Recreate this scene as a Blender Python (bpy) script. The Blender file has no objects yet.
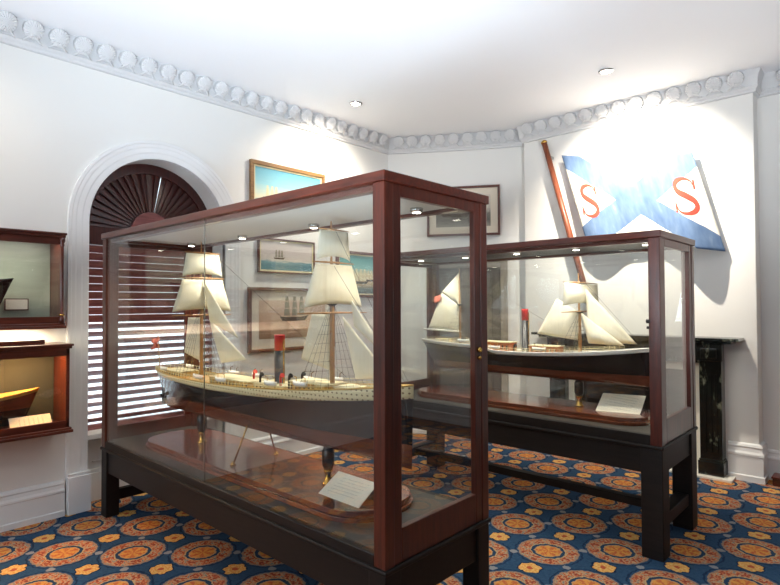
import bpy, bmesh, math, random
from mathutils import Vector, Matrix, noise
random.seed(7)
PI = math.pi
scene = bpy.context.scene
col = scene.collection

# ------------------------------------------------------------------ materials
def srgb(r, g, b):
    def f(c):
        c /= 255.0
        return c/12.92 if c <= .04045 else ((c+.055)/1.055)**2.4
    return (f(r), f(g), f(b), 1.0)

class E:
    """tiny expression wrapper that writes Math nodes"""
    def __init__(s, nt, sock): s.nt, s.s = nt, sock
    def _op(s, op, *a):
        n = s.nt.nodes.new('ShaderNodeMath'); n.operation = op
        for i, x in enumerate((s,)+a):
            if isinstance(x, E): s.nt.links.new(x.s, n.inputs[i])
            else: n.inputs[i].default_value = x
        return E(s.nt, n.outputs[0])
    def __add__(s, o): return s._op('ADD', o)
    __radd__ = __add__
    def __sub__(s, o): return s._op('SUBTRACT', o)
    def __rsub__(s, o): return (s*-1.0)+o
    def __mul__(s, o): return s._op('MULTIPLY', o)
    __rmul__ = __mul__
    def __truediv__(s, o): return s._op('DIVIDE', o)
    def lt(s, o): return s._op('LESS_THAN', o)
    def gt(s, o): return s._op('GREATER_THAN', o)
    def sin(s): return s._op('SINE')
    def abs(s): return s._op('ABSOLUTE')
    def sqrt(s): return s._op('SQRT')
    def fract(s): return s._op('FRACT')
    def atan2(s, o): return s._op('ARCTAN2', o)
    def pow(s, o): return s._op('POWER', o)

def newmat(name, color=(.8, .8, .8, 1), rough=.5, metal=0.0, spec=.5, coat=0.0):
    m = bpy.data.materials.new(name); m.use_nodes = True
    b = m.node_tree.nodes['Principled BSDF']
    b.inputs['Base Color'].default_value = color
    b.inputs['Roughness'].default_value = rough
    b.inputs['Metallic'].default_value = metal
    b.inputs['Specular IOR Level'].default_value = spec
    b.inputs['Coat Weight'].default_value = coat
    return m

def coords(nt, kind='Object'):
    t = nt.nodes.new('ShaderNodeTexCoord')
    return t.outputs[kind]
def sep(nt, v):
    n = nt.nodes.new('ShaderNodeSeparateXYZ'); nt.links.new(v, n.inputs[0])
    return [E(nt, n.outputs[i]) for i in range(3)]
def ntex(nt, vec, scale, detail=3, rough=.5, mapscale=None):
    if mapscale:
        mp = nt.nodes.new('ShaderNodeMapping'); mp.inputs['Scale'].default_value = mapscale
        nt.links.new(vec, mp.inputs[0]); vec = mp.outputs[0]
    n = nt.nodes.new('ShaderNodeTexNoise'); n.inputs['Scale'].default_value = scale
    n.inputs['Detail'].default_value = detail; n.inputs['Roughness'].default_value = rough
    nt.links.new(vec, n.inputs['Vector'])
    return E(nt, n.outputs['Fac'])
def ramp(nt, fac, stops):
    r = nt.nodes.new('ShaderNodeValToRGB')
    while len(r.color_ramp.elements) < len(stops): r.color_ramp.elements.new(.5)
    for e, (p, c) in zip(r.color_ramp.elements, stops): e.position = p; e.color = c
    nt.links.new(fac.s, r.inputs[0])
    return r.outputs[0]
def mixc(nt, fac, a, b):
    n = nt.nodes.new('ShaderNodeMix'); n.data_type = 'RGBA'
    for sock, x in ((n.inputs[0], fac), (n.inputs[6], a), (n.inputs[7], b)):
        if isinstance(x, E): nt.links.new(x.s, sock)
        elif isinstance(x, bpy.types.NodeSocket): nt.links.new(x, sock)
        else: sock.default_value = x
    return n.outputs[2]
def bump(m, h, strength=.2, dist=.01):
    nt = m.node_tree; n = nt.nodes.new('ShaderNodeBump')
    n.inputs['Strength'].default_value = strength; n.inputs['Distance'].default_value = dist
    nt.links.new(h.s, n.inputs['Height'])
    nt.links.new(n.outputs[0], nt.nodes['Principled BSDF'].inputs['Normal'])
def basecol(m, sock):
    m.node_tree.links.new(sock, m.node_tree.nodes['Principled BSDF'].inputs['Base Color'])

def paint(name, c, rough=.6, amt=.03):
    m = newmat(name, c, rough, spec=.3); nt = m.node_tree
    f = ntex(nt, coords(nt), 2.2, 4)
    d = tuple(x*(1-amt) for x in c[:3])+(1,)
    basecol(m, mixc(nt, f, c, d))
    bump(m, ntex(nt, coords(nt), 90, 2), .04, .004)
    return m
def wood(name, c1, c2, rough=.3, axis='X', coat=.25, spec=.5):
    m = newmat(name, c1, rough, coat=coat, spec=spec); nt = m.node_tree
    sc = {'X': (1.2, 14, 14), 'Z': (14, 14, 1.2), 'Y': (14, 1.2, 14)}[axis]
    f = ntex(nt, coords(nt), 4.0, 5, .6, sc)
    basecol(m, ramp(nt, f, [(.3, c1), (.7, c2)]))
    m.node_tree.nodes['Principled BSDF'].inputs['Coat Roughness'].default_value = .12
    return m

M = {}
M['wall'] = paint('wall_paint', (.80, .79, .755, 1), .65)
M['wall_dark'] = paint('unseen_wall_bounce_cut', (.20, .12, .10, 1), .65)  # dark tone given to unseen walls to reduce bounced light
M['ceil'] = paint('ceiling_paint', (.90, .905, .92, 1), .75)
M['trim'] = paint('trim_white', (.83, .83, .82, 1), .4)
M['plaster'] = paint('plaster_white', (.68, .68, .68, 1), .6)
MAH1, MAH2 = srgb(54, 19, 11), srgb(94, 38, 23)
M['mahx'] = wood('mahogany_long', MAH1, MAH2, .3, 'X')
M['mahz'] = wood('mahogany_upright', MAH1, MAH2, .3, 'Z')
M['mahy'] = wood('mahogany_cross', MAH1, MAH2, .3, 'Y')
M['board'] = wood('polished_board', srgb(84, 40, 24), srgb(126, 66, 40), .12, 'X', .6)
M['black'] = wood('black_stain', srgb(15, 11, 10), srgb(28, 21, 18), .5, 'X', .0, .3)
M['shutter'] = wood('shutter_wood', srgb(112, 62, 62), srgb(158, 100, 96), .28, 'Y', .2)  # wood colour lightened and pinkened to carry the bloom of the window light
M['shutterfan'] = wood('shutter_fan_wood', srgb(46, 15, 13), srgb(78, 30, 24), .35, 'Z', .2)
M['casefloor'] = paint('case_floor_cloth', srgb(62, 58, 52), .5)
M['liner'] = paint('lid_lining', srgb(205, 203, 195), .5)
M['liner_dark'] = paint('lid_lining_dark', srgb(70, 70, 72), .4)
M['brass'] = newmat('brass', srgb(200, 158, 80), .25, 1.0)
M['steel'] = newmat('steel', srgb(190, 190, 188), .25, 1.0)
M['blackmetal'] = newmat('black_metal', srgb(22, 20, 20), .35)
M['funnelgrey'] = newmat('funnel_grey', srgb(48, 52, 56), .35)
M['p_backdark'] = paint('cabinet_lining_dark', srgb(64, 70, 68), .6)
M['hullblack'] = newmat('hull_black', srgb(26, 24, 24), .22, coat=.3)
M['hullcopper'] = wood('hull_copper', srgb(84, 44, 30), srgb(108, 60, 42), .25, 'X', .3)
M['cream'] = newmat('cream_paint', srgb(222, 212, 170), .4)
m = newmat('cream_bulwark', srgb(222, 212, 170), .4); nt = m.node_tree
x, y, z = sep(nt, coords(nt)); fx = (x*38.0).fract()-.5; fz = (z*46.0).fract()-.5
basecol(m, mixc(nt, (fx*fx+fz*fz).lt(.035), srgb(224, 212, 168), srgb(128, 104, 62)))
M['cream_dots'] = m
def housemat(name, c):
    m = newmat(name, c, .45); nt = m.node_tree
    g = coords(nt, 'Generated'); gz = sep(nt, g)[2]; x = sep(nt, coords(nt))[0]
    win = ((x*30.0).fract()-.5).abs().lt(.2)*gz.gt(.35)*gz.lt(.75)
    basecol(m, mixc(nt, win, c, srgb(60, 50, 40))); return m
M['house_gold'] = housemat('deckhouse_gold', srgb(206, 172, 100)); M['house_cream'] = housemat('deckhouse_cream', srgb(222, 210, 170)); M['house_teak'] = housemat('deckhouse_teak', srgb(168, 98, 52))
M['white'] = newmat('white_paint', srgb(232, 230, 222), .4)
M['gold'] = newmat('gilt', srgb(206, 168, 92), .35, .35)
M['deck'] = wood('deck_planks', srgb(178, 140, 84), srgb(206, 172, 112), .45, 'X', 0)
M['spar'] = wood('spar_wood', srgb(150, 108, 62), srgb(184, 140, 88), .4, 'Z', 0)
M['redpaint'] = newmat('red_paint', srgb(190, 40, 34), .4)
M['ensign'] = newmat('faded_red', srgb(206, 112, 96), .8)
M['rope'] = newmat('rope_dark', srgb(78, 68, 56), .8)
m = newmat('card_paper', srgb(232, 226, 204), .7); nt = m.node_tree
gx, gy, gz = sep(nt, coords(nt, 'Generated'))
txt = (gy*9.0).fract().lt(.28)*(gy.gt(.16))*(gy.lt(.84))*(gx.gt(.22))*(gx.lt(.78))*ntex(nt, coords(nt), 160, 1).gt(.42)
basecol(m, mixc(nt, txt*.30, srgb(234, 228, 208), srgb(120, 116, 104)))
M['paper'] = m
M['ink'] = newmat('ink_grey', srgb(150, 144, 126), .8)
M['mat'] = paint('mat_board', srgb(226, 216, 198), .8)
M['gilt'] = wood('gilt_frame', srgb(112, 78, 42), srgb(150, 112, 66), .35, 'Y', .2)
M['frame'] = wood('frame_brown', srgb(74, 34, 24), srgb(104, 54, 38), .35, 'Y', .2)
M['hearth'] = paint('white_marble', srgb(232, 228, 216), .25)
M['soot'] = newmat('soot', srgb(14, 13, 12), .9)

# black marble with pale veins
m = newmat('black_marble', srgb(18, 20, 18), .22, coat=.3); nt = m.node_tree
v = ntex(nt, coords(nt), 9, 6, .65, (1, 1, .45))
basecol(m, ramp(nt, v, [(0.44, srgb(12, 14, 12)), (.56, srgb(26, 30, 25)), (.63, srgb(120, 122, 104)), (.67, srgb(24, 27, 22))]))
M['marble'] = m

# sail cloth with sewn seams
m = newmat('sail_cloth', srgb(226, 218, 184), .8); nt = m.node_tree
x, y, z = sep(nt, coords(nt))
s = ((x+y*.8)*38.0).fract().lt(.07)
f = ntex(nt, coords(nt), 14, 4)
c = ramp(nt, f, [(.3, srgb(238, 233, 212)), (.7, srgb(246, 243, 228))])
basecol(m, mixc(nt, s*.22, c, srgb(178, 168, 136)))
tr = nt.nodes.new('ShaderNodeBsdfTranslucent'); tr.inputs[0].default_value = srgb(226, 218, 184)
mx = nt.nodes.new('ShaderNodeMixShader'); mx.inputs[0].default_value = .35
nt.links.new(nt.nodes['Principled BSDF'].outputs[0], mx.inputs[1]); nt.links.new(tr.outputs[0], mx.inputs[2])
nt.links.new(mx.outputs[0], nt.nodes['Material Output'].inputs[0])
M['sail'] = m

# clear glass: transparent + Schlick mirror reflection
m = bpy.data.materials.new('clear_glass'); m.use_nodes = True; nt = m.node_tree
nt.nodes.remove(nt.nodes['Principled BSDF'])
lw = nt.nodes.new('ShaderNodeLayerWeight'); lw.inputs[0].default_value = .5
fr = E(nt, lw.outputs['Facing']).pow(5.0)*.94+.045
tb = nt.nodes.new('ShaderNodeBsdfTransparent'); tb.inputs[0].default_value = (.975, .985, .98, 1)
gb = nt.nodes.new('ShaderNodeBsdfGlossy'); gb.inputs['Roughness'].default_value = .0
gb.inputs[0].default_value = (1, 1, 1, 1)
mx = nt.nodes.new('ShaderNodeMixShader')
nt.links.new(fr.s, mx.inputs[0]); nt.links.new(tb.outputs[0], mx.inputs[1]); nt.links.new(gb.outputs[0], mx.inputs[2])
nt.links.new(mx.outputs[0], nt.nodes['Material Output'].inputs[0])
M['glass'] = m

def emis(name, c, s):
    m = bpy.data.materials.new(name); m.use_nodes = True; nt = m.node_tree
    b = nt.nodes['Principled BSDF']; b.inputs['Base Color'].default_value = c
    b.inputs['Emission Color'].default_value = c; b.inputs['Emission Strength'].default_value = s
    return m
M['lamp'] = emis('lamp_glow', (1, .93, .8, 1), 14)

# patterned carpet: medallions on a diagonal lattice, small flowers between
m = newmat('medallion_carpet', srgb(30, 66, 104), .95, spec=.1); nt = m.node_tree
X, Y, Z = sep(nt, coords(nt))
ca, sa = .7373, .6756
xc = X*ca+Y*sa; zc = Y*ca-X*sa
vv = (zc-3.17)/.395
uu = (xc+1.457+vv*.083)/.391
def cell(ou, ov):
    fu = (uu+(.5+ou)).fract()-.5; fv = (vv+(.5+ov)).fract()-.5
    dz = fv*.395; dx = fu*.391-fv*.083
    wob = ntex(nt, coords(nt), 34, 2)
    r = (dx*dx+dz*dz).sqrt()+(wob-.5)*.028
    return dx, dz, r, dx.atan2(dz)
dx, dz, r, an = cell(0, 0)
fine = (ntex(nt, coords(nt), 62, 2, .55)-.5)*1.7+.5
fine2 = (ntex(nt, coords(nt), 85, 2, .5)-.5)*1.6+.5
BASE = mixc(nt, ntex(nt, coords(nt), 60, 3), srgb(24, 58, 92), srgb(56, 94, 128))
NAVY = srgb(22, 42, 74)
petal = (an*9.0).sin()*.5+.5
ring = ramp(nt, fine*.85+petal*.15, [(.36, srgb(150, 62, 42)), (.46, srgb(200, 96, 54)), (.54, srgb(214, 138, 76)), (.62, srgb(200, 178, 140)), (.70, srgb(120, 130, 128))])
core = ramp(nt, fine2*.7+((an*6.0).sin()*.5+.5)*.3, [(.35, srgb(206, 96, 40)), (.6, srgb(232, 160, 56))])
edge = mixc(nt, fine2, srgb(196, 150, 110), srgb(120, 120, 118))
flower = ramp(nt, fine2, [(.35, srgb(226, 150, 52)), (.65, srgb(240, 196, 110))])
c = BASE
c = mixc(nt, r.lt(.185)*r.gt(.176)*.8, c, NAVY)
c = mixc(nt, r.lt(.166), c, edge)
c = mixc(nt, r.lt(.155), c, ring)
c = mixc(nt, r.lt(.100), c, srgb(200, 170, 120))
c = mixc(nt, r.lt(.093), c, srgb(34, 66, 98))
c = mixc(nt, r.lt(.074), c, srgb(206, 160, 104))
c = mixc(nt, r.lt(.066), c, core)
fx, fz, r2, an2 = cell(.5, .5)
pr = r2+(an2*3.0).sin().abs()*-.010
c = mixc(nt, pr.lt(.058), c, NAVY)
c = mixc(nt, pr.lt(.050), c, flower)
c = mixc(nt, r2.lt(.016), c, srgb(196, 84, 36))
for o in ((.5, 0), (0, .5)):
    _, _, r3, _ = cell(*o)
    c = mixc(nt, r3.lt(.021), c, srgb(150, 152, 156))
hs = nt.nodes.new('ShaderNodeHueSaturation'); hs.inputs['Saturation'].default_value = .94; hs.inputs['Value'].default_value = .78
nt.links.new(c, hs.inputs['Color']); basecol(m, hs.outputs[0])
bump(m, ntex(nt, coords(nt), 420, 2), .5, .006)
M['carpet'] = m

def picture_mat(name, stops, nscale=6, namt=.12, stretch=(1, 1, 3)):
    """painted scene: bands along the picture height, broken up by noise"""
    m = newmat(name, (.5, .5, .5, 1), .45); nt = m.node_tree
    g = coords(nt, 'Generated'); x, y, z = sep(nt, g)
    f = z+(ntex(nt, g, nscale, 5, .6, stretch)-.5)*namt
    basecol(m, ramp(nt, f, stops))
    return m
M['p_sky'] = picture_mat('seascape_blue_sky', [(0, srgb(50, 110, 130)), (.2, srgb(90, 150, 160)), (.28, srgb(226, 222, 190)), (.6, srgb(140, 196, 206)), (1, srgb(70, 150, 176))])
M['p_sea'] = picture_mat('seascape_grey', [(0, srgb(70, 120, 132)), (.2, srgb(60, 112, 126)), (.3, srgb(108, 150, 156)), (.36, srgb(206, 198, 186)), (.6, srgb(206, 196, 190)), (1, srgb(226, 216, 208))], 5, .2)
M['p_fleet'] = picture_mat('seascape_turquoise', [(0, srgb(70, 84, 84)), (.14, srgb(90, 110, 108)), (.28, srgb(196, 172, 130)), (.5, srgb(216, 200, 160)), (.66, srgb(130, 190, 186)), (1, srgb(74, 150, 154))], 7, .16, (1, 6, 2))
M['p_print'] = picture_mat('sepia_print', [(0, srgb(150, 118, 90)), (.35, srgb(176, 144, 116)), (.5, srgb(206, 176, 150)), (1, srgb(214, 190, 168))], 5, .2)
M['p_engrave'] = picture_mat('grey_engraving', [(0, srgb(150, 144, 132)), (.2, srgb(96, 92, 84)), (.42, srgb(120, 114, 104)), (.55, srgb(190, 182, 168)), (1, srgb(206, 198, 184))], 7, .3, (3, 3, 2))
M['p_back'] = picture_mat('cabinet_backdrop', [(0, srgb(110, 126, 118)), (.3, srgb(176, 180, 158)), (.6, srgb(140, 146, 130)), (1, srgb(96, 98, 92))], 3, .3)

# ------------------------------------------------------------------ mesh helpers
class MB:
    def __init__(s): s.bm = bmesh.new(); s.mi = 0
    def _faces(s, vs, fs):
        v = [s.bm.verts.new(p) for p in vs]
        for f in fs:
            try:
                q = s.bm.faces.new([v[i] for i in f]); q.material_index = s.mi
            except ValueError: pass
        return s
    def box(s, a, b):
        (x0, y0, z0), (x1, y1, z1) = a, b
        x0, x1 = min(x0, x1), max(x0, x1); y0, y1 = min(y0, y1), max(y0, y1); z0, z1 = min(z0, z1), max(z0, z1)
        vs = [(x0,y0,z0),(x1,y0,z0),(x1,y1,z0),(x0,y1,z0),(x0,y0,z1),(x1,y0,z1),(x1,y1,z1),(x0,y1,z1)]
        return s._faces(vs, [(0,3,2,1),(4,5,6,7),(0,1,5,4),(1,2,6,5),(2,3,7,6),(3,0,4,7)])
    def obox(s, c, ax, ay, az):
        """box about c with half-axes as vectors"""
        c, ax, ay, az = map(Vector, (c, ax, ay, az))
        vs = [c+i*ax+j*ay+k*az for k in (-1, 1) for i, j in ((-1,-1),(1,-1),(1,1),(-1,1))]
        return s._faces(vs, [(0,3,2,1),(4,5,6,7),(0,1,5,4),(1,2,6,5),(2,3,7,6),(3,0,4,7)])
    def tube(s, pts, rad, n=8, caps=True):
        pts = [Vector(p) for p in pts]
        rr = rad if isinstance(rad, (list, tuple)) else [rad]*len(pts)
        rings = []
        up = None
        for i, p in enumerate(pts):
            d = (pts[min(i+1, len(pts)-1)]-pts[max(i-1, 0)]).normalized()
            if up is None: up = Vector((0,0,1)) if abs(d.z) < .9 else Vector((1,0,0))
            a = d.cross(up).normalized(); b = a.cross(d).normalized(); up = b
            rings.append([s.bm.verts.new(p+(a*math.cos(2*PI*k/n)+b*math.sin(2*PI*k/n))*rr[i]) for k in range(n)])
        for r0, r1 in zip(rings, rings[1:]):
            for k in range(n):
                f = s.bm.faces.new((r0[k], r0[(k+1)%n], r1[(k+1)%n], r1[k])); f.material_index = s.mi; f.smooth = True
        if caps:
            for r_ in (rings[0][::-1], rings[-1]):
                f = s.bm.faces.new(r_); f.material_index = s.mi
        return s
    def lathe(s, c, prof, n=20, axis='Z', squash=(1, 1)):
        c = Vector(c); rings = []
        for r_, h in prof:
            ring = []
            for k in range(n):
                a = 2*PI*k/n; u, w = r_*math.cos(a)*squash[0], r_*math.sin(a)*squash[1]
                p = {'Z': (u, w, h), 'Y': (u, h, -w), 'X': (h, u, w)}[axis]
                ring.append(s.bm.verts.new(c+Vector(p)))
            rings.append(ring)
        for r0, r1 in zip(rings, rings[1:]):
            for k in range(n):
                f = s.bm.faces.new((r0[k], r0[(k+1)%n], r1[(k+1)%n], r1[k])); f.material_index = s.mi; f.smooth = True
        for q in (rings[0][::-1], rings[-1]):
            f = s.bm.faces.new(q); f.material_index = s.mi
        return s
    def grid(s, fn, nu, nv, thick=None):
        """surface fn(u,v)->point; with thick also a back sheet and rim (thick may be a vector)"""
        def sheet(off):
            return [[s.bm.verts.new(Vector(fn(i/nu, j/nv))+off) for j in range(nv+1)] for i in range(nu+1)]
        A = sheet(Vector((0,0,0)))
        def q(a,b,c_,d):
            try:
                f = s.bm.faces.new((a,b,c_,d)); f.material_index = s.mi; f.smooth = True
            except ValueError: pass
        for i in range(nu):
            for j in range(nv): q(A[i][j],A[i+1][j],A[i+1][j+1],A[i][j+1])
        if thick is not None:
            B = sheet(Vector(thick))
            for i in range(nu):
                for j in range(nv): q(B[i][j],B[i][j+1],B[i+1][j+1],B[i+1][j])
            for i in range(nu):
                q(A[i][0],B[i][0],B[i+1][0],A[i+1][0]); q(A[i][nv],A[i+1][nv],B[i+1][nv],B[i][nv])
            for j in range(nv):
                q(A[0][j],A[0][j+1],B[0][j+1],B[0][j]); q(A[nu][j],B[nu][j],B[nu][j+1],A[nu][j+1])
        return s
    def prism(s, poly, off):
        """polygon (3D points) pushed along off"""
        off = Vector(off); n = len(poly)
        a = [Vector(p) for p in poly]
        vs = a+[p+off for p in a]
        fs = [tuple(range(n))[::-1], tuple(range(n, 2*n))]+[(i, (i+1)%n, n+(i+1)%n, n+i) for i in range(n)]
        return s._faces(vs, fs)
    def build(s, name, mats, parent=None, bevel=0, smooth=False):
        bmesh.ops.recalc_face_normals(s.bm, faces=s.bm.faces)
        off = Vector((0,0,0))
        if parent is not None:
            r_ = parent
            while r_.parent: r_ = r_.parent
            off = r_.location
            for v_ in s.bm.verts: v_.co -= off
        me = bpy.data.meshes.new(name)
        if smooth:
            for f in s.bm.faces: f.smooth = True
        s.bm.to_mesh(me); s.bm.free()
        for mm in (mats if isinstance(mats, (list, tuple)) else [mats]): me.materials.append(mm)
        o = bpy.data.objects.new(name, me); col.objects.link(o)
        if parent is not None: o.parent = parent
        if bevel:
            bv = o.modifiers.new('edge', 'BEVEL'); bv.width = bevel; bv.segments = 2; bv.limit_method = 'ANGLE'
        return o

def tag(o, label=None, cat=None, group=None, kind=None):
    if label: o['label'] = label
    if cat: o['category'] = cat
    if group: o['group'] = group
    if kind: o['kind'] = kind
    return o
def thing(name, loc, label, cat, group=None):
    o = bpy.data.objects.new(name, None); col.objects.link(o); o.location = loc
    o.empty_display_size = .1
    return tag(o, label, cat, group)
def struct(o): o['kind'] = 'structure'; return o

# ------------------------------------------------------------------ room dimensions
XW, YB, YR, H = -4.15, 5.15, 5.32, 3.225            # window wall, chimney breast, recess wall, ceiling
BX0, BX1 = -2.83, -.82
XE, YS = 2.7, -3.6                                # the walls behind the camera
WC, WR, Wr, WS = 1.954, .665, .53, 1.98           # arched window: centre, outer/inner radius, spring height
P0, P1, P2 = Vector((XW, 4.5)), Vector((-3.475, 4.975)), Vector((BX0, 5.29))
arc = [(P0*(1-t)**2+P1*2*t*(1-t)+P2*t*t) for t in [i/12 for i in range(13)]]

b = MB(); b.box((XW-.6, YS-.3, -.12), (XE+.3, YR+.3, 0)); struct(b.build('floor', M['carpet']))
b = MB(); b.box((XW-.6, YS-.3, H), (XE+.3, YR+.3, H+.12)); struct(b.build('ceiling', M['ceil']))

# window wall, arched opening down to the floor
b = MB()
XO = XW-.36
def q4(p): b._faces(p, [(0,1,2,3)])
for y0, y1, z0, z1 in ((YS, WC-Wr, 0, H), (WC+Wr, 4.5, 0, H)):
    b.box((XO, y0, z0), (XW, y1, z1))
N = 40
for i in range(N):
    a0, a1 = PI-PI*i/N, PI-PI*(i+1)/N
    ya, za = WC+Wr*math.cos(a0), WS+Wr*math.sin(a0); yb, zb = WC+Wr*math.cos(a1), WS+Wr*math.sin(a1)
    b.prism([(XW, ya, za), (XW, yb, zb), (XW, yb, H), (XW, ya, H)], (XO-XW, 0, 0))
struct(b.build('wall_left', M['wall']))
# canted, gently bowed corner wall
b = MB()
for p, q in zip(arc, arc[1:]):
    b.prism([(p.x, p.y, 0), (q.x, q.y, 0), (q.x, q.y, H), (p.x, p.y, H)], (-.1, .16, 0))
struct(b.build('wall_corner', M['wall'], smooth=False))
FX0, FX1, FZ = -2.31, -1.245, .93                  # fireplace opening
b = MB(); b.prism([(x, YB, z) for x, z in ((BX0, 0), (FX0, 0), (FX0, FZ), (FX1, FZ), (FX1, 0), (BX1, 0), (BX1, H), (BX0, H))], (0, YR+.1-YB, 0))
struct(b.build('wall_chimney', M['wall'], bevel=.006))
b = MB(); b.box((BX1-.02, YR, 0), (XE, YR+.1, H)); struct(b.build('wall_back', M['wall']))
# unseen walls behind the camera, darkened to cut bounce, with openings for added lights
def wall_with_openings(name, along, fixed, lo, hi, wins, sgn):
    b = MB(); t = .2*sgn
    def seg(a0, a1, z0, z1):
        if along == 'X': b.box((a0, fixed, z0), (a1, fixed+t, z1))
        else: b.box((fixed, a0, z0), (fixed+t, a1, z1))
    c = lo
    for w0, w1 in wins:
        seg(c, w0, 0, H); seg(w0, w1, 0, .6); seg(w0, w1, 2.7, H); c = w1
    seg(c, hi, 0, H)
    return struct(b.build(name, M['wall_dark']))
wall_with_openings('wall_front', 'X', YS, XW-.3, XE+.2, [(-3.0, -1.8), (-.6, .6)], -1)
wall_with_openings('wall_right', 'Y', XE, YS, YR+.1, [], 1)

# ------------------------------------------------------------------ cornice, baseboards
def sweep(b, path, prof, inward):
    """path: 2D points; prof: (offset from wall, z); inward: +1 left of travel"""
    n = len(path); rows = []
    for i, p in enumerate(path):
        ds = []
        if i > 0: ds.append((path[i]-path[i-1]).normalized())
        if i < n-1: ds.append((path[i+1]-path[i]).normalized())
        ns = [Vector((-d.y, d.x))*inward for d in ds]
        if len(ns) == 2:
            mm = ns[0]+ns[1]; mm = mm/max(mm.dot(ns[0]), .3)*1.0
            mm = mm if mm.length < 2.5 else mm.normalized()*2.5
        else: mm = ns[0]
        rows.append([b.bm.verts.new((p.x+mm.x*o, p.y+mm.y*o, z)) for o, z in prof])
    for r0, r1 in zip(rows, rows[1:]):
        for k in range(len(prof)-1):
            f = b.bm.faces.new((r0[k], r1[k], r1[k+1], r0[k+1])); f.material_index = b.mi
V2 = lambda x, y: Vector((x, y))
cpath = [V2(XW, YS), V2(XW, 4.5)]+arc[1:-1]+[V2(BX0, 5.28), V2(BX0, YB), V2(BX1, YB), V2(BX1, YR), V2(XE, YR)]
CB = 3.058
cprof = [(0, CB), (.020, CB+.004), (.022, CB+.020), (.034, CB+.030), (.042, CB+.046), (.034, CB+.052), (.036, CB+.060),
         (.038, CB+.095), (.044, CB+.125), (.054, CB+.150), (.064, H+.002)]
b = MB(); sweep(b, cpath, cprof, -1)
corn = struct(b.build('trim_1', M['plaster'], smooth=False))

def ornament(b, p, d, n):
    """scalloped leaf on two crossing curled stems: p on the wall line, d along the wall, n into the room"""
    d = Vector((d.x, d.y, 0)); n = Vector((n.x, n.y, 0)); up = Vector((0,0,1))
    c = Vector((p.x, p.y, 0))+n*.084+up*(CB+.108)
    ax = (n*.90-up*.44).normalized()               # faces out and down
    vv_ = (up-ax*up.dot(ax)).normalized()
    R = .060; NS, NR = 40, 4
    rings = []
    for j in range(1, NR+1):
        rr = j/NR
        ring = []
        for k in range(NS):
            a = 2*PI*k/NS
            sc = (1-.035*(1 if k % 2 else 0)*rr)*(1-.13*max(0, -math.sin(a))**1.5)
            rad = R*rr*sc
            h = .013*math.sqrt(max(0, 1-rr*rr*.96))+(.0022 if k % 2 == 0 else -.0022)*min(1, rr*1.6)
            ring.append(b.bm.verts.new(c+d*rad*math.cos(a)*.98+vv_*rad*math.sin(a)*1.05+ax*h))
        rings.append(ring)
    top = b.bm.verts.new(c+ax*.0135)
    for k in range(NS):
        b.bm.faces.new((top, rings[0][k], rings[0][(k+1)%NS])).smooth = False
        for r0, r1 in zip(rings, rings[1:]):
            b.bm.faces.new((r0[k], r1[k], r1[(k+1)%NS], r0[(k+1)%NS]))
    # skirt back into the cove
    back = [b.bm.verts.new(v.co-ax*.05) for v in rings[-1]]
    for k in range(NS): b.bm.faces.new((rings[-1][k], back[k], back[(k+1)%NS], rings[-1][(k+1)%NS]))
    for sg in (-1, 1):
        pts = []
        for t in (0, .25, .5, .75, 1):
            pts.append(Vector((p.x, p.y, 0))+n*(.084-.040*t)+d*sg*(.004+.052*t**1.3)+up*(CB+.078-.036*t+.006*math.sin(PI*t)))
        b.tube(pts, [.0065, .007, .0065, .006, .005], 6)
b = MB()
def run(pts, step, lead):
    tot = 0
    nxt = lead
    for p, q in zip(pts, pts[1:]):
        L = (q-p).length; d = (q-p)/L; n = V2(d.y, -d.x)
        while nxt <= tot+L:
            ornament(b, p+d*(nxt-tot), d, n); nxt += step
        tot += L
run([V2(XW, .55), V2(XW, 4.44)], .149, .065)
run(arc[:-1], .150, .13)
run([V2(BX0, YB), V2(BX1, YB)], .1525, .075)
run([V2(BX1+.10, YR), V2(XE, YR)], .150, .10)
lf = b.build('leaf_frieze', M['plaster'], corn)

BASE_P = [(0, .0), (.040, .0), (.040, .035), (.030, .040), (.030, .155), (.036, .160), (.036, .172), (.026, .185), (.022, .205), (.026, .215), (.018, .228), (.0, .235)]
def baseboard(name, pts, scale=1.0):
    b = MB(); sweep(b, [V2(*p) for p in pts], [(o, z*scale) for o, z in BASE_P], -1)
    return struct(b.build(name, M['trim']))
baseboard('baseboard_left', [(XW, YS), (XW, WC-WR-.01)])
baseboard('baseboard_left.001', [(XW, WC+WR+.01), (XW, 4.5)])
baseboard('baseboard_corner', [(p.x, p.y) for p in arc]+[(BX0, 5.28)])
baseboard('baseboard_chimney', [(-1.03, YB), (BX1, YB), (BX1, YR)], 1.25)
baseboard('baseboard_chimney.001', [(BX0, 5.27), (BX0, YB), (-2.54, YB)], 1.25)
baseboard('baseboard_back', [(BX1+.03, YR), (XE, YR)])

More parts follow.
